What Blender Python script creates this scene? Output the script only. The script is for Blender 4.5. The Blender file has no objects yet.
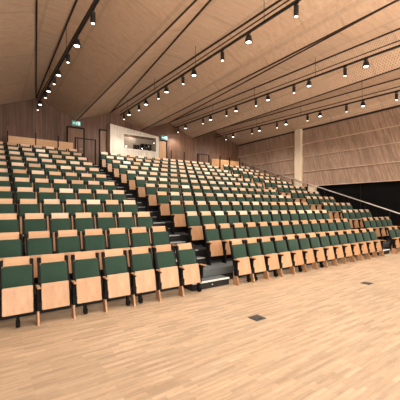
import bpy, bmesh, math, random
from mathutils import Vector, Matrix
random.seed(7)
scene = bpy.context.scene
col = scene.collection

# ------------------------------------------------------------------ camera
CAMZ = 1.80
YAW = 0.606207
F = 300.43
HZ = 206.45
cam_data = bpy.data.cameras.new('camera')
cam_data.sensor_width = 36.0
cam_data.lens = F / 400.0 * 36.0
cam_data.shift_y = (HZ - 200.0) / 400.0
cam_data.clip_end = 200
cam = bpy.data.objects.new('camera', cam_data)
cam.location = (0, 0, CAMZ)
cam.rotation_euler = (math.pi / 2, 0, -YAW)
col.objects.link(cam)
scene.camera = cam
SY, CY = math.sin(YAW), math.cos(YAW)

# ------------------------------------------------------------------ helpers
class MB:
    """collects shapes into one mesh"""
    def __init__(self):
        self.bm = bmesh.new()
    def box(self, x0, x1, y0, y1, z0, z1, bevel=0.0, seg=2):
        return self.hexa([(x0, y0, z0), (x1, y0, z0), (x1, y1, z0), (x0, y1, z0),
                          (x0, y0, z1), (x1, y0, z1), (x1, y1, z1), (x0, y1, z1)], bevel, seg)
    def hexa(self, p, bevel=0.0, seg=2):
        t = bmesh.new()
        v = [t.verts.new(q) for q in p]
        for f in ((3, 2, 1, 0), (4, 5, 6, 7), (0, 1, 5, 4), (1, 2, 6, 5), (2, 3, 7, 6), (3, 0, 4, 7)):
            t.faces.new([v[i] for i in f])
        bmesh.ops.recalc_face_normals(t, faces=t.faces)
        if bevel > 0:
            bmesh.ops.bevel(t, geom=list(t.edges) + list(t.verts), offset=bevel, segments=seg, affect='EDGES', profile=0.5)
        self._take(t)
        return self
    def prism_x(self, pts, x0, x1, bevel=0.0, seg=2):
        """polygon given in (y, z), extruded along x"""
        t = bmesh.new()
        a = [t.verts.new((x0, y, z)) for y, z in pts]
        b = [t.verts.new((x1, y, z)) for y, z in pts]
        n = len(pts)
        t.faces.new(a); t.faces.new(b[::-1])
        for i in range(n):
            t.faces.new([a[i], b[i], b[(i + 1) % n], a[(i + 1) % n]])
        bmesh.ops.recalc_face_normals(t, faces=t.faces)
        if bevel > 0:
            bmesh.ops.bevel(t, geom=list(t.edges) + list(t.verts), offset=bevel, segments=seg, affect='EDGES', profile=0.5)
        self._take(t)
        return self
    def prism_y(self, pts, y0, y1):
        """polygon given in (x, z), extruded along y"""
        t = bmesh.new()
        a = [t.verts.new((x, y0, z)) for x, z in pts]
        b = [t.verts.new((x, y1, z)) for x, z in pts]
        n = len(pts)
        t.faces.new(a); t.faces.new(b[::-1])
        for i in range(n):
            t.faces.new([a[i], b[i], b[(i + 1) % n], a[(i + 1) % n]])
        bmesh.ops.recalc_face_normals(t, faces=t.faces)
        self._take(t)
        return self
    def tube(self, p0, p1, r0, r1=None, n=12):
        p0, p1 = Vector(p0), Vector(p1)
        r1 = r0 if r1 is None else r1
        t = bmesh.new()
        bmesh.ops.create_cone(t, cap_ends=True, segments=n, radius1=r0, radius2=r1, depth=(p1 - p0).length)
        q = Vector((0, 0, 1)).rotation_difference((p1 - p0).normalized())
        bmesh.ops.transform(t, matrix=Matrix.Translation((p0 + p1) / 2) @ q.to_matrix().to_4x4(), verts=t.verts)
        self._take(t)
        return self
    def ball(self, c, r, n=10):
        t = bmesh.new()
        bmesh.ops.create_uvsphere(t, u_segments=n, v_segments=n // 2 + 1, radius=r)
        bmesh.ops.translate(t, vec=c, verts=t.verts)
        self._take(t)
        return self
    def faces(self, vs, fs):
        v = [self.bm.verts.new(q) for q in vs]
        for f in fs:
            self.bm.faces.new([v[i] for i in f])
        return self
    def _take(self, t):
        m = bpy.data.meshes.new('tmp')
        t.to_mesh(m); t.free()
        self.bm.from_mesh(m)
        bpy.data.meshes.remove(m)
    def build(self, name, mat, parent=None, smooth=False):
        me = bpy.data.meshes.new(name)
        self.bm.to_mesh(me); self.bm.free()
        if smooth:
            for p in me.polygons:
                p.use_smooth = True
        me.materials.append(mat)
        o = bpy.data.objects.new(name, me)
        col.objects.link(o)
        if parent is not None:
            o.parent = parent
        return o

def empty(name, loc=(0, 0, 0), rz=0.0):
    o = bpy.data.objects.new(name, None)
    o.empty_display_size = 0.1
    o.location = loc
    o.rotation_euler = (0, 0, rz)
    col.objects.link(o)
    return o

def tag(o, label, cat, group=None):
    o['label'] = label
    o['category'] = cat
    if group:
        o['group'] = group
    return o

def struct(o):
    o['kind'] = 'structure'
    return o

def srgb(r, g, b):
    f = lambda c: (c / 255 / 12.92) if c / 255 <= 0.04045 else ((c / 255 + 0.055) / 1.055) ** 2.4
    return (f(r), f(g), f(b), 1.0)

ORD = ['front', 'second', 'third', 'fourth', 'fifth', 'sixth', 'seventh', 'eighth', 'ninth', 'tenth', 'eleventh', 'topmost']
NTH = ['first', 'second', 'third', 'fourth', 'fifth', 'sixth', 'seventh', 'eighth', 'ninth', 'tenth', 'eleventh',
       'twelfth', 'thirteenth', 'fourteenth', 'fifteenth', 'sixteenth', 'seventeenth', 'eighteenth', 'nineteenth', 'twentieth']

# ------------------------------------------------------------------ materials
def new_mat(name):
    m = bpy.data.materials.new(name)
    m.use_nodes = True
    nt = m.node_tree
    return m, nt, nt.nodes['Principled BSDF']

def node(nt, typ, **kw):
    n = nt.nodes.new(typ)
    for k, v in kw.items():
        setattr(n, k, v)
    return n

def plain(name, c, rough=0.5, metal=0.0, noise=0.0, scale=30):
    m, nt, b = new_mat(name)
    b.inputs['Base Color'].default_value = c
    b.inputs['Roughness'].default_value = rough
    b.inputs['Metallic'].default_value = metal
    if noise > 0:
        tc = node(nt, 'ShaderNodeTexCoord')
        nz = node(nt, 'ShaderNodeTexNoise'); nz.inputs['Scale'].default_value = scale
        nt.links.new(tc.outputs['Object'], nz.inputs['Vector'])
        hsv = node(nt, 'ShaderNodeHueSaturation')
        hsv.inputs['Color'].default_value = c
        mr = node(nt, 'ShaderNodeMapRange')
        mr.inputs['To Min'].default_value = 1 - noise; mr.inputs['To Max'].default_value = 1 + noise
        nt.links.new(nz.outputs['Fac'], mr.inputs['Value'])
        nt.links.new(mr.outputs['Result'], hsv.inputs['Value'])
        nt.links.new(hsv.outputs['Color'], b.inputs['Base Color'])
    return m

def emit(name, c, s):
    m, nt, b = new_mat(name)
    b.inputs['Base Color'].default_value = c
    b.inputs['Emission Color'].default_value = c
    b.inputs['Emission Strength'].default_value = s
    return m

def wood(name, stops, grain_axis='z', grain=9.0, stretch=0.06, rough=0.45, plank=None, plank_dark=0.8,
         plank_vary=0.25, per_object=0.0, streak=0.18, holes=None, tilt=0.0):
    """veneer: grain streaks, optional planks (w across, axis), optional per-object tone"""
    m, nt, b = new_mat(name)
    L = nt.links.new
    tc = node(nt, 'ShaderNodeTexCoord')
    if tilt:
        rot = node(nt, 'ShaderNodeMapping')
        rot.inputs['Rotation'].default_value = (tilt, 0, 0)
        L(tc.outputs['Object'], rot.inputs['Vector'])
        src = rot.outputs['Vector']
    else:
        src = tc.outputs['Object']
    mp = node(nt, 'ShaderNodeMapping')
    sc = {'x': (stretch, 1, 1), 'y': (1, stretch, 1), 'z': (1, 1, stretch)}[grain_axis]
    mp.inputs['Scale'].default_value = [grain * s for s in sc]
    L(src, mp.inputs['Vector'])
    nz = node(nt, 'ShaderNodeTexNoise')
    nz.inputs['Scale'].default_value = 2.0
    nz.inputs['Detail'].default_value = 6
    nz.inputs['Roughness'].default_value = 0.6
    L(mp.outputs['Vector'], nz.inputs['Vector'])
    ramp = node(nt, 'ShaderNodeValToRGB')
    cr = ramp.color_ramp
    cr.elements[0].position = 0.3; cr.elements[0].color = stops[0]
    cr.elements[1].position = 0.7; cr.elements[1].color = stops[-1]
    if len(stops) == 3:
        e = cr.elements.new(0.5); e.color = stops[1]
    L(nz.outputs['Fac'], ramp.inputs['Fac'])
    out = ramp.outputs['Color']
    def mul(out, valsock):
        mx = node(nt, 'ShaderNodeMix', data_type='RGBA', blend_type='MULTIPLY')
        mx.inputs[0].default_value = 1.0
        L(out, mx.inputs[6])
        L(valsock, mx.inputs[7])
        return mx.outputs[2]
    # fine streaks
    if streak > 0:
        mp2 = node(nt, 'ShaderNodeMapping')
        mp2.inputs['Scale'].default_value = [grain * 7 * s for s in sc]
        L(src, mp2.inputs['Vector'])
        n2 = node(nt, 'ShaderNodeTexNoise'); n2.inputs['Scale'].default_value = 3.0
        n2.inputs['Detail'].default_value = 3
        L(mp2.outputs['Vector'], n2.inputs['Vector'])
        mr = node(nt, 'ShaderNodeMapRange')
        mr.inputs['From Min'].default_value = 0.3; mr.inputs['From Max'].default_value = 0.7
        mr.inputs['To Min'].default_value = 1 - streak; mr.inputs['To Max'].default_value = 1 + streak * 0.5
        L(n2.outputs['Fac'], mr.inputs['Value'])
        out = mul(out, mr.outputs['Result'])
    if plank:
        w, l, ax, ay = plank      # width, length, coordinate across, coordinate along
        sep = node(nt, 'ShaderNodeSeparateXYZ')
        L(src, sep.inputs['Vector'])
        cmb = node(nt, 'ShaderNodeCombineXYZ')
        L(sep.outputs[ay], cmb.inputs['X'])
        L(sep.outputs[ax], cmb.inputs['Y'])
        br = node(nt, 'ShaderNodeTexBrick')
        br.inputs['Color1'].default_value = (1 - plank_vary,) * 3 + (1,)
        br.inputs['Color2'].default_value = (1 + plank_vary * 0.4,) * 3 + (1,)
        br.inputs['Mortar'].default_value = (plank_dark,) * 3 + (1,)
        br.inputs['Scale'].default_value = 1.0
        br.inputs['Mortar Size'].default_value = w * 0.035
        br.inputs['Brick Width'].default_value = l
        br.inputs['Row Height'].default_value = w
        br.offset = 0.37
        L(cmb.outputs['Vector'], br.inputs['Vector'])
        out = mul(out, br.outputs['Color'])
    if holes:
        pitch, ax, ay = holes
        sep = node(nt, 'ShaderNodeSeparateXYZ')
        L(src, sep.inputs['Vector'])
        def wave(sock):
            a = node(nt, 'ShaderNodeMath', operation='MULTIPLY'); a.inputs[1].default_value = 2 * math.pi / pitch
            L(sep.outputs[sock], a.inputs[0])
            s = node(nt, 'ShaderNodeMath', operation='SINE'); L(a.outputs[0], s.inputs[0])
            return s.outputs[0]
        ad = node(nt, 'ShaderNodeMath', operation='MULTIPLY')
        L(wave(ax), ad.inputs[0]); L(wave(ay), ad.inputs[1])
        mr = node(nt, 'ShaderNodeMapRange')
        mr.inputs['From Min'].default_value = 0.35; mr.inputs['From Max'].default_value = 0.6
        mr.inputs['To Min'].default_value = 1.0; mr.inputs['To Max'].default_value = 0.55
        L(ad.outputs[0], mr.inputs['Value'])
        out = mul(out, mr.outputs['Result'])
    if per_object > 0:
        oi = node(nt, 'ShaderNodeObjectInfo')
        r2 = node(nt, 'ShaderNodeValToRGB')
        c2 = r2.color_ramp
        c2.interpolation = 'CONSTANT'
        p = per_object
        tones = [(0.0, (1 - .22 * p, 1 - .30 * p, 1 - .38 * p)), (0.16, (1, 1 - .10 * p, 1 - .20 * p)),
                 (0.42, (1, 1, 1)), (0.62, (1 + .02 * p, 1 - .03 * p, 1 + .02 * p)),
                 (0.78, (1 + .16 * p, 1 + .20 * p, 1 + .30 * p)), (0.92, (1 + .26 * p, 1 + .40 * p, 1 + .62 * p))]
        c2.elements[0].position = 0; c2.elements[0].color = tones[0][1] + (1,)
        c2.elements[1].position = tones[-1][0]; c2.elements[1].color = tones[-1][1] + (1,)
        for ps, c in tones[1:-1]:
            e = c2.elements.new(ps); e.color = c + (1,)
        L(oi.outputs['Random'], r2.inputs['Fac'])
        out = mul(out, r2.outputs['Color'])
    L(out, b.inputs['Base Color'])
    b.inputs['Roughness'].default_value = rough
    return m

M = {}
M['floor'] = wood('oak parquet', [srgb(180, 154, 126), srgb(198, 173, 145), srgb(212, 190, 163)], 'x', 8, 0.07, 0.42,
                  plank=(0.055, 0.34, 'Y', 'X'), plank_dark=0.84, plank_vary=0.2, streak=0.14)
M['ceiling'] = wood('ceiling veneer', [srgb(214, 180, 150), srgb(224, 192, 162), srgb(232, 202, 174)], 'x', 5, 0.12, 0.6,
                    plank=(1.2, 2.6, 'X', 'Y'), plank_dark=0.86, plank_vary=0.07, streak=0.12)
M['ceiling_perf'] = wood('perforated ceiling veneer', [srgb(216, 182, 152), srgb(226, 194, 164), srgb(234, 204, 176)], 'x', 5, 0.12, 0.6,
                         plank=(1.2, 2.6, 'X', 'Y'), plank_dark=0.86, plank_vary=0.06, streak=0.08, holes=(0.09, 'X', 'Y'))
M['backwall'] = wood('back wall boards', [srgb(90, 62, 46), srgb(112, 79, 58), srgb(132, 96, 71)], 'z', 5, 0.05, 0.55,
                     plank=(0.14, 9.0, 'X', 'Z'), plank_dark=0.6, plank_vary=0.28, streak=0.12)
M['sidewall'] = wood('side wall slatted veneer', [srgb(158, 128, 108), srgb(180, 150, 128), srgb(197, 168, 146)], 'z', 9, 0.10, 0.6,
                     plank=(0.075, 1.9, 'Y', 'Z'), plank_dark=0.55, plank_vary=0.26, streak=0.22, tilt=0.30)
M['batten'] = wood('pale batten wood', [srgb(220, 190, 164), srgb(232, 204, 180)], 'y', 6, 0.1, 0.5, streak=0.05)
M['darkwood'] = wood('dark door wood', [srgb(120, 86, 62), srgb(146, 108, 80)], 'z', 6, 0.06, 0.5)
M['doorwood'] = wood('oak door', [srgb(170, 126, 88), srgb(192, 146, 104)], 'z', 6, 0.06, 0.5)
M['seatwood'] = wood('beech veneer', [srgb(180, 136, 98), srgb(190, 148, 110), srgb(200, 160, 122)], 'z', 7, 0.07, 0.4,
                     per_object=0.28, streak=0.05)
M['headwood'] = wood('beech veneer headboard', [srgb(204, 170, 138), srgb(213, 181, 150), srgb(222, 192, 163)], 'x', 7, 0.07, 0.4,
                     per_object=1.0, streak=0.05)
M['headwood_even'] = wood('beech veneer headboard even', [srgb(182, 138, 100), srgb(192, 150, 112), srgb(202, 162, 124)], 'x', 7, 0.07, 0.4,
                          per_object=0.3, streak=0.05)
M['railwood'] = wood('oak board', [srgb(200, 152, 106), srgb(218, 172, 124)], 'x', 6, 0.07, 0.45, per_object=0.4)
M['black'] = plain('black powder coated steel', (0.006, 0.0055, 0.0055, 1), 0.7)
M['black'].node_tree.nodes['Principled BSDF'].inputs['Specular IOR Level'].default_value = 0.2
M['track'] = plain('black track', (0.008, 0.007, 0.007, 1), 0.5)
M['slot'] = plain('dark slot', srgb(48, 32, 24), 0.7)
M['carpet'] = plain('charcoal carpet', (0.016, 0.017, 0.018, 1), 0.95, noise=0.25, scale=120)
M['tread'] = plain('grey stair carpet', (0.11, 0.125, 0.128, 1), 0.8, noise=0.2, scale=90)
M['riser'] = plain('black riser', (0.012, 0.011, 0.011, 1), 0.8)
M['nosing'] = plain('aluminium nosing', (0.52, 0.54, 0.56, 1), 0.45, 0.3)
M['white_nosing'] = plain('white nosing', (0.78, 0.78, 0.76, 1), 0.5)
M['blackwall'] = plain('black drape wall', (0.0055, 0.0053, 0.005, 1), 0.95, noise=0.3, scale=4)
M['blackwall'].node_tree.nodes['Principled BSDF'].inputs['Specular IOR Level'].default_value = 0.08
M['booth'] = wood('white washed boards', [srgb(206, 192, 174), srgb(224, 212, 194), srgb(234, 224, 208)], 'z', 6, 0.05, 0.6,
                  plank=(0.17, 9, 'X', 'Z'), plank_dark=0.88, plank_vary=0.08, streak=0.05)
M['trimwhite'] = plain('white window frame', srgb(232, 222, 208), 0.5)
M['column'] = plain('pale column paint', srgb(226, 206, 180), 0.6, noise=0.04, scale=6)
M['plaster'] = plain('booth plaster', srgb(190, 176, 160), 0.8)
M['rail'] = plain('brushed steel rail', (0.72, 0.62, 0.58, 1), 0.35, 0.6)
M['lens'] = emit('lamp lens', (1.0, 0.93, 0.82, 1), 7.0)
M['sign_green'] = emit('exit sign green', (0.03, 0.32, 0.27, 1), 0.55)
M['sign_white'] = emit('exit sign white', (0.75, 1.0, 0.95, 1), 0.8)
M['sign_case'] = plain('sign case', (0.5, 0.5, 0.48, 1), 0.5)
M['floorbox'] = plain('dark floor box', (0.055, 0.056, 0.055, 1), 0.5, noise=0.2, scale=60)
M['screen'] = emit('monitor screen', (0.7, 0.8, 1.0, 1), 1.2)
M['alu'] = plain('alu', (0.6, 0.6, 0.6, 1), 0.35, 0.7)

# green wool fabric
m, nt, b = new_mat('green wool')
tc = node(nt, 'ShaderNodeTexCoord')
nz = node(nt, 'ShaderNodeTexNoise'); nz.inputs['Scale'].default_value = 60; nz.inputs['Detail'].default_value = 3
nt.links.new(tc.outputs['Object'], nz.inputs['Vector'])
rp = node(nt, 'ShaderNodeValToRGB')
rp.color_ramp.elements[0].position = 0.3; rp.color_ramp.elements[0].color = (0.010, 0.038, 0.023, 1)
rp.color_ramp.elements[1].position = 0.7; rp.color_ramp.elements[1].color = (0.017, 0.057, 0.036, 1)
nt.links.new(nz.outputs['Fac'], rp.inputs['Fac'])
nt.links.new(rp.outputs['Color'], b.inputs['Base Color'])
b.inputs['Roughness'].default_value = 0.9
b.inputs['Sheen Weight'].default_value = 0.15
bp = node(nt, 'ShaderNodeBump'); bp.inputs['Strength'].default_value = 0.2
nt.links.new(nz.outputs['Fac'], bp.inputs['Height']); nt.links.new(bp.outputs['Normal'], b.inputs['Normal'])
M['green'] = m

m, nt, b = new_mat('booth glass')
b.inputs['Base Color'].default_value = (1, 1, 1, 1)
b.inputs['Roughness'].default_value = 0.02
b.inputs['Transmission Weight'].default_value = 1.0
b.inputs['IOR'].default_value = 1.45
M['glass'] = m

# ------------------------------------------------------------------ room dimensions
YB = 17.0            # back wall
YF = -4.0            # wall behind the viewpoint
XR = 15.34           # right wall
XL = -3.85           # left wall
ZV, ZR = 6.42, 7.20  # valleys and ridges of the folded ceiling
X0, Y0, D, R = 0.6634, 5.3855, 0.8987, 0.3235
PADTOP = CAMZ - 0.9107          # height of the cushion's upper edge above its platform
EDGE = 0.60                     # platform edge in front of the cushion line
NR = 12
FILL_ENERGY = 3200.0  # strength of the fill light added behind the viewpoint
XSE = 15.13                     # right end of the tribune
YL = Y0 + D * NR - EDGE         # landing behind the top row
ZL = R * NR

def off(j):
    return 0.0 if j == 0 else (-0.125 if j == 1 else (-0.11 if j == 2 else -0.14))

# ------------------------------------------------------------------ setting
struct(MB().box(XL - .3, XR + .3, YF - .3, YB + .3, -0.2, 0).build('floor', M['floor']))

ridges = [(-1.95, -.05, .05), (1.82, -.105, .0), (5.60, -.085, .05), (9.37, -.05, .06), (12.95, -.02, .10)]
valleys = [XL - .0, -0.1, 3.76, 7.48, 11.2, XR + .04]
cm, cp = MB(), MB()
yb, yf = YB + .05, YF - .05
def ceil_tri(mb, a, b_, c):
    up = 0.12
    lo_, hi_ = [a, b_, c], [(p[0], p[1], p[2] + up) for p in (a, b_, c)]
    t = bmesh.new()
    v = [t.verts.new(p) for p in lo_ + hi_]
    for f in ((0, 1, 2), (3, 4, 5), (0, 1, 4, 3), (1, 2, 5, 4), (2, 0, 3, 5)):
        t.faces.new([v[q] for q in f])
    bmesh.ops.recalc_face_normals(t, faces=t.faces)
    mb._take(t)
for i, (xp, sa, sb) in enumerate(ridges):
    vl, vr = valleys[i], valleys[i + 1]
    L = yb - yf
    ax, bx = xp + sa * L, xp + sb * L
    pr_ = cp if i >= 3 else cm
    vlb, vlf, vrb, vrf = (vl, yb, ZV), (vl, yf, ZV), (vr, yb, ZV), (vr, yf, ZV)
    pb, af, bf = (xp, yb, ZR), (ax, yf, ZR), (bx, yf, ZR)
    ceil_tri(cm, vlb, vlf, af); ceil_tri(cm, vlb, af, pb)
    ceil_tri(cm, pb, af, bf)
    ceil_tri(pr_, pb, bf, vrb); ceil_tri(pr_, bf, vrf, vrb)
ceil = struct(cm.build('ceiling', M['ceiling']))
cpo = cp.build('perforated_panel', M['ceiling_perf'], ceil)

# dark slots along the folds (children of the ceiling)
def strip(p0, p1, w, h=0.03):
    p0, p1 = Vector(p0), Vector(p1)
    d = (p1 - p0).normalized()
    s = d.cross(Vector((0, 0, 1))).normalized() * w / 2
    u = Vector((0, 0, h))
    return MB().hexa([p0 - s, p0 + s, p1 + s, p1 - s, p0 - s + u, p0 + s + u, p1 + s + u, p1 - s + u])
for i, (xp, sa, sb) in enumerate(ridges):
    L = YB - YF
    strip((xp, YB, ZR - .04), (xp + sa * L, YF, ZR - .04), .04, .042).build('shadow_gap', M['slot'], ceil)
    strip((xp, YB, ZR - .04), (xp + sb * L, YF, ZR - .04), .04, .042).build('shadow_gap', M['slot'], ceil)
for xv in valleys[1:-1]:
    strip((xv, YB, ZV - .012), (xv, YF, ZV - .012), .042).build('shadow_gap', M['slot'], ceil)

# walls
prof = [(XL - .2, -.2), (XR + .2, -.2), (XR + .2, ZV)]
for i in range(len(ridges) - 1, -1, -1):
    prof += [(ridges[i][0], ZR + .05), (valleys[i], ZV + .05)]
prof = prof[:-1] + [(XL - .2, ZV)]
struct(MB().prism_y(prof, YB, YB + .2).build('wall_back', M['backwall']))
FW = MB()     # wall behind the viewpoint: tall glazed band invented for the added fill light
GX = [-2.4 + 2.0 * i for i in range(9)]
FW.box(XL - .2, XR + .2, YF - .2, YF, -.2, .9)
FW.box(XL - .2, XR + .2, YF - .2, YF, 5.2, ZR + .1)
FW.box(XL - .2, GX[0], YF - .2, YF, .9, 5.2)
FW.box(GX[-1], XR + .2, YF - .2, YF, .9, 5.2)
struct(FW.build('wall_front', M['backwall']))
for i in range(8):
    a, b_ = GX[i], GX[i + 1]
    f = MB()
    f.box(a, a + .05, YF - .12, YF - .02, .9, 5.2); f.box(b_ - .05, b_, YF - .12, YF - .02, .9, 5.2)
    f.box(a + .05, b_ - .05, YF - .12, YF - .02, .9, .95); f.box(a + .05, b_ - .05, YF - .12, YF - .02, 5.15, 5.2)
    f.box(a + .05, b_ - .05, YF - .12, YF - .02, 3.0, 3.05)
    added_window = struct(f.build('window_%d' % (i + 2), M['black']))  # invented window, put in only to go with the fill light
    MB().box(a + .05, b_ - .05, YF - .10, YF - .094, .95, 5.15).build('pane', M['glass'], added_window)
ld = bpy.data.lights.new('added_ceiling_fill', 'AREA'); ld.shape = 'RECTANGLE'  # unseen fill light, added and tilted up to brighten the ceiling
ld.size = GX[-1] - GX[0]; ld.size_y = 4.2; ld.energy = FILL_ENERGY; ld.color = (1.0, 0.925, 0.83)
lo = bpy.data.objects.new('added_ceiling_fill', ld); col.objects.link(lo)
lo.location = ((GX[0] + GX[-1]) / 2, YF + .02, 3.05); lo.rotation_euler = (math.pi / 2 + math.radians(45), 0, 0)
struct(MB().box(XL - .2, XL, YF, YB, -.2, ZR).build('wall_left', M['backwall']))
wr = struct(MB().box(XR + .12, XR + .3, YF, YB, -.2, ZV + .12).build('wall_right', M['blackwall']))
# lapped slatted boards on the upper right wall: each leans a little outwards at its foot
levels = [3.0, 3.86, 4.74, 5.52, ZV + .02]
for a, z in zip(levels[:-1], levels[1:]):
    MB().hexa([(XR - .03, YF, a), (XR + .12, YF, a), (XR + .12, YB, a), (XR - .03, YB, a),
               (XR + .02, YF, z), (XR + .12, YF, z), (XR + .12, YB, z), (XR + .02, YB, z)]).build('slatted_panel', M['sidewall'], wr)
    MB().box(XR - .05, XR + .1, YF, YB, a - .016, a + .012).build('batten', M['batten'], wr)
struct(MB().box(XR - .04, XR + .1, YF, YB, ZV - .06, ZV + .02).build('trim_1', M['slot']))
for y in (4.4, 7.9, 11.0):
    MB().box(XR + .09, XR + .125, y, y + .04, 0, 2.97).build('drape_seam', M['black'], wr)
struct(MB().box(15.14, XR + .05, 11.32, 11.76, 0, ZV + .02, .02).build('column', M['column']))
struct(MB().box(15.16, XR + .1, 10.42, 10.86, 0, 2.96, .02).build('column_base', M['column']))

# ------------------------------------------------------------------ tribune
for j in range(1, NR):
    y0 = Y0 + D * j - EDGE
    p = struct(MB().box(XL + .02, XSE, y0, YB - .01 if j == NR - 1 else y0 + D + .1, 0 if j == 1 else R * j - .5, R * j).build('platform', M['carpet']))
    MB().box(XL + .02, XSE, y0 - .012, y0, R * (j - 1) + .002, R * j - .02).build('riser_board', M['riser'], p)
struct(MB().box(XL + .02, XSE, YL, YB - .005, ZL - .4, ZL).build('landing', M['carpet']))
AISLES = [(X0 + .5 * 6 - .075, X0 + .5 * 8), (X0 + .5 * 22 - .075, X0 + .5 * 24)]
for a, (xa, xb) in enumerate(AISLES):
    for j in range(1, NR + 1):
        y0 = Y0 + D * j - EDGE
        o = off(j) if j < NR else off(5)
        x0, x1 = xa + o + .06, xb + o - .06
        z = R * (j - 1) + R / 2
        if j == 1:
            s = empty('entry_step', ((x0 + x1) / 2, y0 - .21, 0))
            w = (x1 - x0) / 2 + .03
            MB().box(-w, w, -.15, .17, 0, z - .02).build('riser', M['riser'], s)
            MB().box(-w, w, -.15, .17, z - .02, z).build('tread', M['tread'], s)
            MB().box(-w, w, -.175, -.125, z - .022, z + .006, .004).build('nosing', M['white_nosing'], s)
            MB().tube((.02, -.152, .075), (.02, -.16, .075), .014).build('step_light', M['alu'], s)
            tag(s, 'low black step with white nosing at the foot of the %s stairs' % ('left' if a == 0 else 'right'), 'step')
        else:
            s = struct(MB().box(x0, x1, y0 - .32, y0 - .012, R * (j - 1), z - .006).build('aisle_step', M['riser']))
            MB().box(x0, x1, y0 - .32, y0 - .012, z - .006, z).build('tread', M['tread'] if j < 4 else M['carpet'], s)
            MB().box(x0, x1, y0 - .335, y0 - .285, z - .012, z + .006).build('nosing', M['nosing'], s)
        n = struct(MB().box(x0, x1 + (.85 if j == 1 else 0), y0 - .02, y0 + (.56 if j < NR else .3), R * j + .001, R * j + .006).build('aisle_tread', M['tread'] if j < 3 else M['carpet']))
        if j == 1:
            MB().box(x0, x1 + .85, y0 - .02, y0 - .013, .165, R - .002).build('grey_riser', M['tread'], n)
            continue
        MB().box(x0, x1, y0 - .022, y0 + .03, R * j - .014, R * j + .008).build('nosing', M['nosing'], n)

# ------------------------------------------------------------------ seats
def lean(z, y_at_top=0.0):     # backrest line: y for a height z
    return y_at_top + (z - PADTOP) * 0.27

PADW = .198          # half width of the cushion
def rounded(x0, x1, z0, z1, rt, rb, n=4):
    """outline in (x, z), counter-clockwise, with rounded top (rt) and bottom (rb) corners"""
    pts = []
    for cx, cz, r, a0 in ((x1 - rb, z0 + rb, rb, -90), (x1 - rt, z1 - rt, rt, 0), (x0 + rt, z1 - rt, rt, 90), (x0 + rb, z0 + rb, rb, 180)):
        for i in range(n + 1):
            a = math.radians(a0 + 90 * i / n)
            pts.append((cx + r * math.cos(a), cz + r * math.sin(a)))
    return pts

def leaning_slab(name, outline, yfun, thick, bevel, mat, root, smooth=False):
    """a plate with the given outline whose front follows y = yfun(z)"""
    t = bmesh.new()
    a = [t.verts.new((x, 0, z)) for x, z in outline]
    b = [t.verts.new((x, thick, z)) for x, z in outline]
    n = len(outline)
    t.faces.new(a); t.faces.new(b[::-1])
    for i in range(n):
        t.faces.new([a[i], b[i], b[(i + 1) % n], a[(i + 1) % n]])
    bmesh.ops.recalc_face_normals(t, faces=t.faces)
    if bevel > 0:
        fe = [e for e in t.edges if abs(e.verts[0].co.y - e.verts[1].co.y) < 1e-6]
        bmesh.ops.bevel(t, geom=fe, offset=bevel, segments=3, affect='EDGES', profile=0.5)
    for v in t.verts:
        v.co.y += yfun(v.co.z)
    mb = MB(); mb._take(t)
    return mb.build(name, mat, root, smooth)

def arm_parts(root, x, black_leg=False, leg=True):
    MB().box(x - .024, x + .024, -.335, -.13, .562, .586, .008).build('armrest', M['seatwood'], root)
    MB().prism_x([(-.31, .560), (-.295, .54), (-.235, .515), (-.225, .30), (-.16, .30), (-.12, .50), (-.06, .56)], x - .016, x + .016).build('side_plate', M['black'], root)
    if leg:
        MB().prism_x([(-.105, .31), (-.205, .31), (-.29, .0), (-.105, .0)], x - .015, x + .015, .003, 1).build('leg', M['black'] if black_leg else M['seatwood'], root)

def make_seat():
    root = empty('tip_up_seat')
    zt = PADTOP
    # headboard: bent plywood shell behind the cushion
    hp = MB()
    zs = [.46, .60, .75, zt, zt + .065, zt + .120]
    bend = [0, 0, .0, .002, .008, .018]
    pts_f = [(lean(z) + .050 + c, z) for z, c in zip(zs, bend)]
    pts_b = [(y + .018, z) for y, z in pts_f][::-1]
    hp.prism_x(pts_f + pts_b, -.176, .176, .005, 2)
    hp.build('backrest_panel', M['headwood'], root)
    # cushion on the backrest
    leaning_slab('backrest_cushion', rounded(-PADW, PADW, .55, zt, .042, .012), lambda z: lean(z), .048, .012, M['green'], root, True)
    # folded seat: wooden underside in front, cushion behind it
    pan_y = lambda z: -.240 + (z - .205) * .234
    leaning_slab('seat_panel', rounded(-.200, .200, .213, .597, .016, .02), pan_y, .018, .004, M['seatwood'], root)
    leaning_slab('seat_cushion', rounded(-.194, .194, .222, .570, .02, .02), lambda z: pan_y(z) + .019, .062, .012, M['green'], root, True)
    for s in (-1, 1):
        # slim black frame beside the cushion with a block at its head
        f = MB()
        xa, xb = (.199, .2245) if s > 0 else (-.232, -.199)
        f.hexa([(xa, lean(.40) + .0, .40), (xb, lean(.40) + .0, .40), (xb, lean(.40) + .06, .40), (xa, lean(.40) + .06, .40),
                (xa, .02, zt), (xb, .02, zt), (xb, .065, zt), (xa, .065, zt)])
        xa, xb = (.176, .2245) if s > 0 else (-.236, -.180)
        f.hexa([(xa, .018, zt + .002), (xb, .018, zt + .002), (xb, .068, zt), (xa, .068, zt),
                (xa, .030, zt + .088), (xb, .030, zt + .088), (xb, .085, zt + .088), (xa, .085, zt + .088)], .006, 1)
        # hinge box beside the foot of the folded seat
        xh, xk = (.201, .2245) if s > 0 else (-.2745, -.201)
        f.box(xh, xk, -.245, -.13, .205, .345, .01, 1)
        f.build('side_frame', M['black'], root)
    arm_parts(root, -.25)
    return root

proto = make_seat()
PARTS = list(proto.children)
even_head = [c for c in PARTS if c.name == 'backrest_panel'][0].data
varied_head = even_head.copy()
even_head.materials[0] = M['headwood_even']
black_leg = [c for c in PARTS if c.name == 'leg'][0].data.copy()
black_leg.materials[0] = M['black']
proto_used = False

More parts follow.
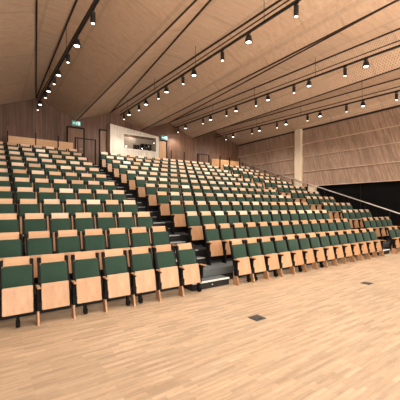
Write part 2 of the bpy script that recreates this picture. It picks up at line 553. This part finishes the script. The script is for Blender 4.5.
def copy_seat(row):
    r = proto.copy(); col.objects.link(r)
    for ch in PARTS:
        c = ch.copy(); col.objects.link(c); c.parent = r
        if row > 0 and ch.name == 'leg':
            c.data = black_leg
        if row > 1 and ch.name == 'backrest_panel':
            c.data = varied_head
    return r

castors = {-1: .0, 1: -.06, 2: .17, 3: -.1, 5: .20, 8: .16, 9: -.12, 10: .1, 12: .1, 14: .1}
blocks = [(-1, 5, 'left block'), (8, 21, 'centre block'), (24, 28, 'right block')]
rngs = random.Random(3)
for j in range(NR):
    for k0, k1, bname in blocks:
        for k in range(k0, k1 + 1):
            if j == 0 and k > 25:
                continue
            if not proto_used:
                s = proto; proto_used = True
            else:
                s = copy_seat(j)
            s.location = (X0 + off(j) + .5 * k + .197 + (.012 * (k - 2.4) if j == 0 and k < 6 else 0), Y0 + D * j, R * j)
            row = ORD[j] + ' row'
            if bname == 'left block':
                n = k1 - k
                where = 'right at the left stairs' if n == 0 else NTH[n] + ' seat left from the left stairs\' edge'
                where = ('%s, aisle seat left of the left stairs' % row) if n == 0 else \
                        ('%s, %s seat to the left of the left stairs' % (row, NTH[n]))
            elif bname == 'centre block':
                n = k - k0
                m_ = k1 - k
                if n == 0:
                    where = '%s, aisle seat right of the left stairs' % row
                elif m_ == 0:
                    where = '%s, aisle seat left of the right stairs' % row
                elif n <= m_:
                    where = '%s, %s seat right of the left stairs' % (row, NTH[n])
                else:
                    where = '%s, %s seat left of the right stairs' % (row, NTH[m_])
            else:
                n = k - k0
                if n == 0:
                    where = '%s, aisle seat right of the right stairs' % row
                else:
                    where = '%s, %s seat right of the right stairs' % (row, NTH[n])
            tag(s, 'green tip-up seat, ' + where, 'seat', 'tip-up seats on the tribune')
            if k == k1:
                arm_parts(s, .25, j > 0, j == 0 and k1 == 21)
            if j == 0 and k in castors:
                cx = castors[k]
                c = MB()
                c.box(cx - .02, cx + .02, -.20, -.12, .085, .2)
                c.box(cx - .028, cx - .016, -.225, -.135, .02, .1)
                c.box(cx + .016, cx + .028, -.225, -.135, .02, .1)
                c.tube((cx - .013, -.18, .04), (cx + .013, -.18, .04), .04)
                c.build('castor', M['black'], s)

# ------------------------------------------------------------------ rails and parapets at the back
YP = 15.86
def wood_parapet(x0, x1, label):
    p = MB().box(x0, x1, YP, YP + .035, ZL + .02, 4.96, .006, 1).build('parapet_board', M['railwood'])
    return tag(p, label, 'parapet')
wood_parapet(.60, 1.66, 'long oak parapet board behind top row, left end beside dark wall')
wood_parapet(1.70, 2.62, 'oak parapet board behind top row, between the two black posts on the left')
wood_parapet(2.66, 3.32, 'short oak parapet board behind top row, next to the left stairs rail')
wood_parapet(11.95, 12.58, 'oak parapet board on the right, next to the right stairs rail')
wood_parapet(12.66, 13.42, 'middle oak parapet board of three behind the right block')
wood_parapet(13.50, 14.32, 'rightmost oak parapet board behind the right block')
def post(x, z1, label, w=.042):
    p = MB().box(x - w / 2, x + w / 2, YP - .05, YP - .05 + w, ZL, z1)
    p.box(x - .06, x + .06, YP - .09, YP + .03 - .04, ZL, ZL + .012)
    return tag(p.build('guard_post', M['black']), label, 'post', 'black posts behind the top row')
post(.58, 5.16, 'black guard post at the left end of the long oak parapet')
post(1.68, 5.22, 'black guard post between the first two left parapet boards')
post(2.64, 5.22, 'black guard post between the last two left parapet boards')
post(8.87, 5.16, 'slim black guard post in front of the right exit door wall')
post(9.79, 5.16, 'slim black guard post right of the one by the exit door')
post(12.62, 5.22, 'black guard post between right parapet boards, nearer the stairs')
post(13.46, 5.22, 'black guard post between the two rightmost parapet boards')
post(14.38, 5.22, 'black guard post at the right end of the parapet')
def gate(x0, x1, z1, label):
    g = empty('stair_rail', (x0, YP - .03, ZL))
    w = x1 - x0
    MB().box(-.028, .028, -.02, .02, 0, z1 - ZL).build('post', M['black'], g)
    MB().box(w - .03, w + .03, -.02, .02, 0, z1 - ZL).build('post', M['black'], g)
    MB().box(.02, w - .03, -.015, .015, z1 - ZL - .045, z1 - ZL - .005).build('top_bar', M['black'], g)
    MB().box(.10, .13, -.015, .015, 0, z1 - ZL - .045).build('bar', M['black'], g)
    return tag(g, label, 'rail')
gate(3.42, 4.40, 5.25, 'black steel guard rail across the top of the left stairs')
gate(10.78, 11.68, 5.18, 'black steel guard rail at the top of the right stairs')

# sloping handrail on the right end of the tribune
hr = empty('handrail', (15.095, 5.2, 0))
tag(hr, 'pale sloping handrail on black posts along the right end of the seating', 'handrail')
def rail_z(y):
    return 1.50 + (y - 6.06) * 0.345
MB().tube((0, -1.6, rail_z(3.6)), (0, 11.35, rail_z(16.55)), .026).build('rail', M['rail'], hr, True)
for y in [5.30 + 1.1 * i for i in range(11)]:
    jj = max(0, min(NR, int((y - Y0 + EDGE) / D)))
    MB().box(.0 - .018, .018, y - 5.2 - .018, y - 5.2 + .018, (R * jj if jj else 0), rail_z(y)).build('post', M['black'], hr)

# ------------------------------------------------------------------ back wall doors, signs, booth
def door(n, x0, x1, z1, mat):
    d = struct(MB().box(x0, x1, YB - .03, YB - .0005, ZL, z1).build('door_%d' % n, mat))
    MB().box(x0 - .06, x0, YB - .07, YB - .0005, ZL, z1 + .06).build('frame_jamb', M['black'], d)
    MB().box(x1, x1 + .06, YB - .07, YB - .0005, ZL, z1 + .06).build('frame_jamb', M['black'], d)
    MB().box(x0, x1, YB - .07, YB - .0005, z1, z1 + .06).build('frame_head', M['black'], d)
    MB().tube((x1 - .08, YB - .09, ZL + 1.0), (x1 - .2, YB - .09, ZL + 1.0), .012).tube((x1 - .08, YB - .03, ZL + 1.0), (x1 - .08, YB - .09, ZL + 1.0), .012).build('door_handle', M['alu'], d)
door(1, 3.30, 4.08, 5.97, M['darkwood'])
door(2, 4.98, 5.36, 6.05, M['darkwood'])
door(3, 8.62, 9.14, 5.93, M['doorwood'])

def exit_sign(x, z, label, w=.42, h=.22):
    s = empty('exit_sign', (x, YB - .12, z))
    MB().box(-w / 2 - .012, w / 2 + .012, -.03, .03, -h / 2 - .012, h / 2 + .012).build('case', M['sign_case'], s)
    MB().box(-w / 2, w / 2, -.036, -.03, -h / 2, h / 2).build('face', M['sign_green'], s)
    p = MB()   # running figure through a doorway, with an arrow
    y0, y1 = -.042, -.036
    def poly(pts):
        p.prism_y(pts, y0, y1)
    poly([(.07, -.09), (.17, -.09), (.17, .09), (.07, .09)])            # doorway
    q = [(-.010, .035), (.030, .035), (.012, -.02), (-.028, -.02)]       # trunk
    poly(q)
    poly([(-.028, -.02), (.0, -.02), (.03, -.05), (.012, -.06)])
    poly([(.012, -.06), (.03, -.05), (.02, -.088), (.0, -.088)])
    poly([(-.028, -.02), (-.005, -.02), (-.05, -.062), (-.066, -.05)])
    poly([(-.010, .035), (.0, .022), (-.045, .008), (-.05, .02)])
    poly([(.03, .035), (.03, .018), (.062, .0), (.066, .012)])
    p.tube((.025, y0, .058), (.025, y1, .058), .019)
    poly([(-.19, 0), (-.135, .045), (-.135, .016), (-.085, .016), (-.085, -.016), (-.135, -.016), (-.135, -.045)])
    p.build('pictogram', M['sign_white'], s)
    MB().box(-.02, .02, .03, .12, -.02, .02).build('bracket', M['black'], s)
    return tag(s, label, 'sign')
exit_sign(3.70, 6.22, 'green running-man exit sign above the left door')
exit_sign(8.96, 6.13, 'green running-man exit sign above the right door beside the white booth')

# white control booth
BX0, BX1, BY = 5.36, 8.34, 16.40
ZB0, ZB1 = 6.36, 6.02
WX0, WX1, WZ0, WZ1 = 6.14, 8.14, 5.10, 5.90
bw = MB()
bw.prism_y([(BX0, ZL), (BX1, ZL), (BX1, WZ0), (BX0, WZ0)], BY, BY + .07)
bw.prism_y([(BX0, WZ0), (WX0, WZ0), (WX0, WZ1), (BX0, WZ1)], BY, BY + .07)
bw.prism_y([(WX1, WZ0), (BX1, WZ0), (BX1, WZ1), (WX1, WZ1)], BY, BY + .07)
bw.prism_y([(BX0, WZ1), (BX1, WZ1), (BX1, ZB1), (BX0, ZB0)], BY, BY + .07)
bw.box(BX0, BX0 + .07, BY + .07, YB - .002, ZL, ZB0 - .02)
bw.box(BX1 - .07, BX1, BY + .07, YB - .002, ZL, ZB1)
bw.hexa([(BX0 + .07, BY + .07, ZB0 - .08), (BX1 - .07, BY + .07, ZB1 - .06), (BX1 - .07, YB - .002, ZB1 - .06), (BX0 + .07, YB - .002, ZB0 - .08),
         (BX0 + .07, BY + .07, ZB0 - .02), (BX1 - .07, BY + .07, ZB1), (BX1 - .07, YB - .002, ZB1), (BX0 + .07, YB - .002, ZB0 - .02)])
booth = struct(bw.build('wall_booth', M['booth']))
MB().box(BX0 + .08, BX1 - .08, YB - .03, YB - .004, ZL, 5.9).build('booth_lining', M['plaster'], booth)
wf = MB()
t = .055
wf.box(WX0 - t, WX1 + t, BY - .03, BY - .001, WZ0 - t, WZ0)
wf.box(WX0 - t, WX1 + t, BY - .03, BY - .001, WZ1, WZ1 + t)
wf.box(WX0 - t, WX0, BY - .03, BY - .001, WZ0, WZ1)
wf.box(WX1, WX1 + t, BY - .03, BY - .001, WZ0, WZ1)
win = struct(wf.build('window_1', M['trimwhite']))
MB().box(WX0 + .001, WX1 - .001, BY + .03, BY + .036, WZ0 + .001, WZ1 - .001).build('pane', M['glass'], win)
dk = MB().box(BX0 + .1, BX1 - .1, BY + .12, YB - .05, WZ0 - .06, WZ0 - .02)
for x in (BX0 + .2, BX1 - .25):
    dk.box(x, x + .05, BY + .2, YB - .1, ZL, WZ0 - .06)
tag(dk.build('booth_desk', M['darkwood']), 'long narrow desk inside the white control booth', 'desk')
pr = empty('projector', (7.62, 16.68, WZ0 - .02))
MB().box(-.34, .30, -.16, .14, .12, .44, .03).build('housing', M['black'], pr)
MB().tube((.06, -.16, .29), (.06, -.24, .29), .085, .075, 16).build('lens_barrel', M['black'], pr)
for sx in (-.28, .24):
    MB().box(sx - .02, sx + .02, -.1, .1, 0, .12).build('foot', M['black'], pr)
MB().tube((.06, -.241, .29), (.06, -.246, .29), .05, .05, 16).build('front_glass', M['alu'], pr)
tag(pr, 'big black projector behind the right half of the booth window', 'projector')
mo = empty('monitor', (7.02, 16.72, WZ0 - .02))
MB().box(-.20, .20, -.02, .02, .10, .36, .008, 1).build('display', M['black'], mo)
MB().box(-.03, .03, .0, .03, .01, .14).build('stand', M['black'], mo)
MB().box(-.1, .1, -.07, .08, 0, .012).build('base', M['black'], mo)
tag(mo, 'flat monitor on the booth desk left of the projector', 'monitor')
dl = empty('desk_lamp', (6.36, 16.62, WZ0 - .02))
MB().tube((0, 0, 0), (0, 0, .015), .05).build('base', M['alu'], dl)
MB().tube((0, 0, .015), (0, 0, .13), .008).build('stem', M['alu'], dl)
MB().ball((0, 0, .165), .042).build('bulb', emit('bulb', (1, .92, .78, 1), 6.0), dl, True)
tag(dl, 'small round glowing desk lamp at the left of the booth window', 'lamp')

# floor boxes
def floor_box(x, y, label, w=.22, d=.20):
    f = empty('floor_socket', (x, y, 0))
    MB().box(-w / 2, w / 2, -d / 2, d / 2, 0, .006).build('frame', M['alu'] if False else M['floorbox'], f)
    MB().box(-w / 2 + .02, w / 2 - .02, -d / 2 + .02, d / 2 - .02, .006, .009).build('lid', M['floorbox'], f)
    MB().box(-.03, .03, -d / 2 + .025, -d / 2 + .04, .009, .012).build('lid_handle', M['black'], f)
    return tag(f, label, 'floor socket')
floor_box(3.52, 3.46, 'square dark floor socket in the oak floor, nearer the viewer at bottom centre')
floor_box(7.22, 3.56, 'square dark floor socket in the oak floor, further right')

# ------------------------------------------------------------------ lighting tracks
def px_to_y(px, x):
    u = (px - 200) / F
    return x * (CY - u * SY) / (SY + u * CY)

TRACKS = [
    # name, x, (y0, z0), (y1, z1), heads: (pixel x, big) in the photo
    ('far left', 1.84, (16.5, 6.80), (10.7, 6.42), [(37.8, 0), (40.2, 1), (45.5, 0), (48.5, 1), (54.2, 0), (58.5, 1)]),
    ('left', 5.64, (15.2, 6.64), (8.12, 6.48), [(124, 0), (129, 1), (139, 0), (146, 1), (158.5, 0), (166.5, 1), (183, 0), (194, 1)]),
    ('centre', 9.70, (16.5, 6.83), (6.83, 6.52), [(178, 0), (185.5, 1), (203, 0), (210.5, 1), (226.5, 0), (236, 1), (256, 0), (268, 1), (294, 0), (309, 1), (345, 0), (366, 1)]),
    ('right', 13.0, (16.5, 6.65), (5.15, 6.27), [(226, 0), (233, 1), (252, 0), (259.5, 1), (277, 0), (286, 1), (307.5, 0), (320, 1), (346.5, 0), (363, 1), (396.5, 0)]),
]

def make_head(big):
    o = empty('track_spotlight')
    r, h = (.108, .17) if big else (.056, .24)
    MB().box(-.022, .022, -.06, .06, -.03, 0).build('adapter', M['track'], o)
    MB().tube((0, 0, -.03), (0, 0, -.07), .014).build('stem', M['track'], o)
    b_ = MB()
    if big:
        b_.tube((0, 0, -.07 - h), (0, 0, -.07), r, r * .62, 20)
    else:
        b_.tube((0, 0, -.07 - h), (0, 0, -.07), r, r, 16)
    b_.build('housing', M['track'], o, False)
    l_ = MB()
    l_.tube((0, 0, -.07 - h - .012), (0, 0, -.07 - h), r * .45, r * .66, 16)
    l_.build('lens', M['lens'], o, True)
    return o, -.07 - h

heads = {}
protos = {True: make_head(True), False: make_head(False)}
pkids = {b_: list(protos[b_][0].children) for b_ in protos}
pused = {True: False, False: False}
def get_head(big):
    if not pused[big]:
        pused[big] = True
        return protos[big][0]
    r = protos[big][0].copy(); col.objects.link(r)
    for ch in pkids[big]:
        c = ch.copy(); col.objects.link(c); c.parent = r
    return r

SPOT_BIG, SPOT_SMALL = 135.0, 80.0
WARM = (1.0, 0.925, 0.83)
for tn, tx, (ya, za), (yb_, zb_), hs in TRACKS:
    sl = (za - zb_) / (ya - yb_)
    tz = lambda y: zb_ + sl * (y - yb_)
    ye = 0.6
    tr = empty('lighting_track', (tx, ya, za))
    MB().hexa([(-.03, 0.4, -.0 + sl * .4), (.03, 0.4, sl * .4), (.03, ye - ya, tz(ye) - za), (-.03, ye - ya, tz(ye) - za),
               (-.03, 0.4, .05 + sl * .4), (.03, 0.4, .05 + sl * .4), (.03, ye - ya, tz(ye) - za + .05), (-.03, ye - ya, tz(ye) - za + .05)]).build('rail', M['track'], tr)
    # thin conduit running just above the rail
    MB().tube((-.02, .35, .2), (.06, ye - ya, tz(ye) - za + .2), .018, n=6).build('conduit', M['slot'], tr)
    y = ya - .6
    while y > ye:
        MB().tube((0, y - ya, tz(y) - za + .05), (0, y - ya, ZR - za - .0), .007, n=6).build('hanger_rod', M['track'], tr)
        y -= 3.1
    tag(tr, 'black suspended lighting track, %s' % {'far left': 'leftmost of four, above the left block',
        'left': 'second from left, passing above the white booth', 'centre': 'third from left, over the centre block',
        'right': 'rightmost, over the right block'}[tn], 'lighting track')
    ys = [(px_to_y(px, tx), bool(bg)) for px, bg in hs]
    # the same rhythm continues towards the stage
    step = 1.55
    yl, bl = ys[-1]
    while yl - step > 1.0:
        bl = not bl
        yl -= step * (.42 if bl else .58) * 1.0 * 1.7
        if yl > 1.0:
            ys.append((yl, bl))
    cnt = {True: 0, False: 0}
    for y, bg in ys:
        h = get_head(bg)
        h.location = (tx, y, tz(y) - .005)
        tag(h, '%s black spotlight, %s %s one from the back wall on the %s lighting track' %
            ('wide' if bg else 'slim', NTH[cnt[bg]], 'wide' if bg else 'slim', tn), 'spotlight', 'spotlights on the lighting tracks')
        cnt[bg] += 1
        ld = bpy.data.lights.new('lamp', 'SPOT')
        ld.energy = (SPOT_BIG if bg else SPOT_SMALL) * (1.9 if y < 5.5 else .9 if y < 9 else 1.6 if y < 13.5 else 1.4) * (.4 if tn == 'far left' and y > 9 else 1.0)
        ld.color = WARM
        ld.spot_size = math.radians(150 if bg else 95)
        ld.spot_blend = 0.7
        ld.shadow_soft_size = .08
        lo = bpy.data.objects.new('lamp', ld)
        col.objects.link(lo)
        lo.parent = h
        lo.location = (0, 0, protos[bg][1] - .05)
        lo.rotation_euler = (math.radians(0 if y < 5.5 else (-20 if tn == 'far left' else 22) if y > 13.5 else 10), 0, 0)   # aimed a little towards the seats and the back wall
# unseen spotlights and bar added behind the viewpoint to light floor and seats
for i, x in enumerate((0.2, 3.6, 7.0, 10.4, 13.4)):
    for y in (-2.6,):
        h = get_head(True)
        h.location = (x, y, 6.095)
        tag(h, 'added wide black spotlight, unseen behind the viewpoint, %s from the left' % NTH[i], 'spotlight', 'added unseen spotlights')
        ld = bpy.data.lights.new('lamp', 'SPOT')
        ld.energy = 150
        ld.color = WARM
        ld.spot_size = math.radians(120); ld.spot_blend = .8; ld.shadow_soft_size = .1
        lo = bpy.data.objects.new('lamp', ld); col.objects.link(lo)
        lo.parent = h; lo.location = (0, 0, protos[True][1] - .05)
        lo.rotation_euler = (math.radians(40), 0, 0)
bar = MB().box(-.6, 14.4, -2.63, -2.57, 6.1, 6.16)  # unseen bar, put in to carry the added spotlights
for x in (0, 4.5, 9, 13.5):
    bar.tube((x, -2.6, 6.16), (x, -2.6, 6.5), .01, n=6)
tag(bar.build('added_lighting_bar', M['track']), 'added black lighting bar, unseen, across the room behind the viewpoint', 'lighting bar')

# lamp inside the booth
ld = bpy.data.lights.new('booth_lamp', 'AREA'); ld.energy = 6; ld.size = .4; ld.color = (1, .9, .78)
lo = bpy.data.objects.new('booth_lamp', ld); col.objects.link(lo); lo.location = (6.7, 16.72, 6.08)

# ------------------------------------------------------------------ world / view
w = bpy.data.worlds.new('world'); scene.world = w
w.use_nodes = True
w.node_tree.nodes['Background'].inputs['Color'].default_value = (0.05, 0.045, 0.04, 1)
vs = scene.view_settings
scene.display_settings.display_device = 'sRGB'
vs.view_transform = 'Standard'
vs.look = 'None'
vs.exposure = -0.28
vs.gamma = 1.0
vs.use_curve_mapping = False
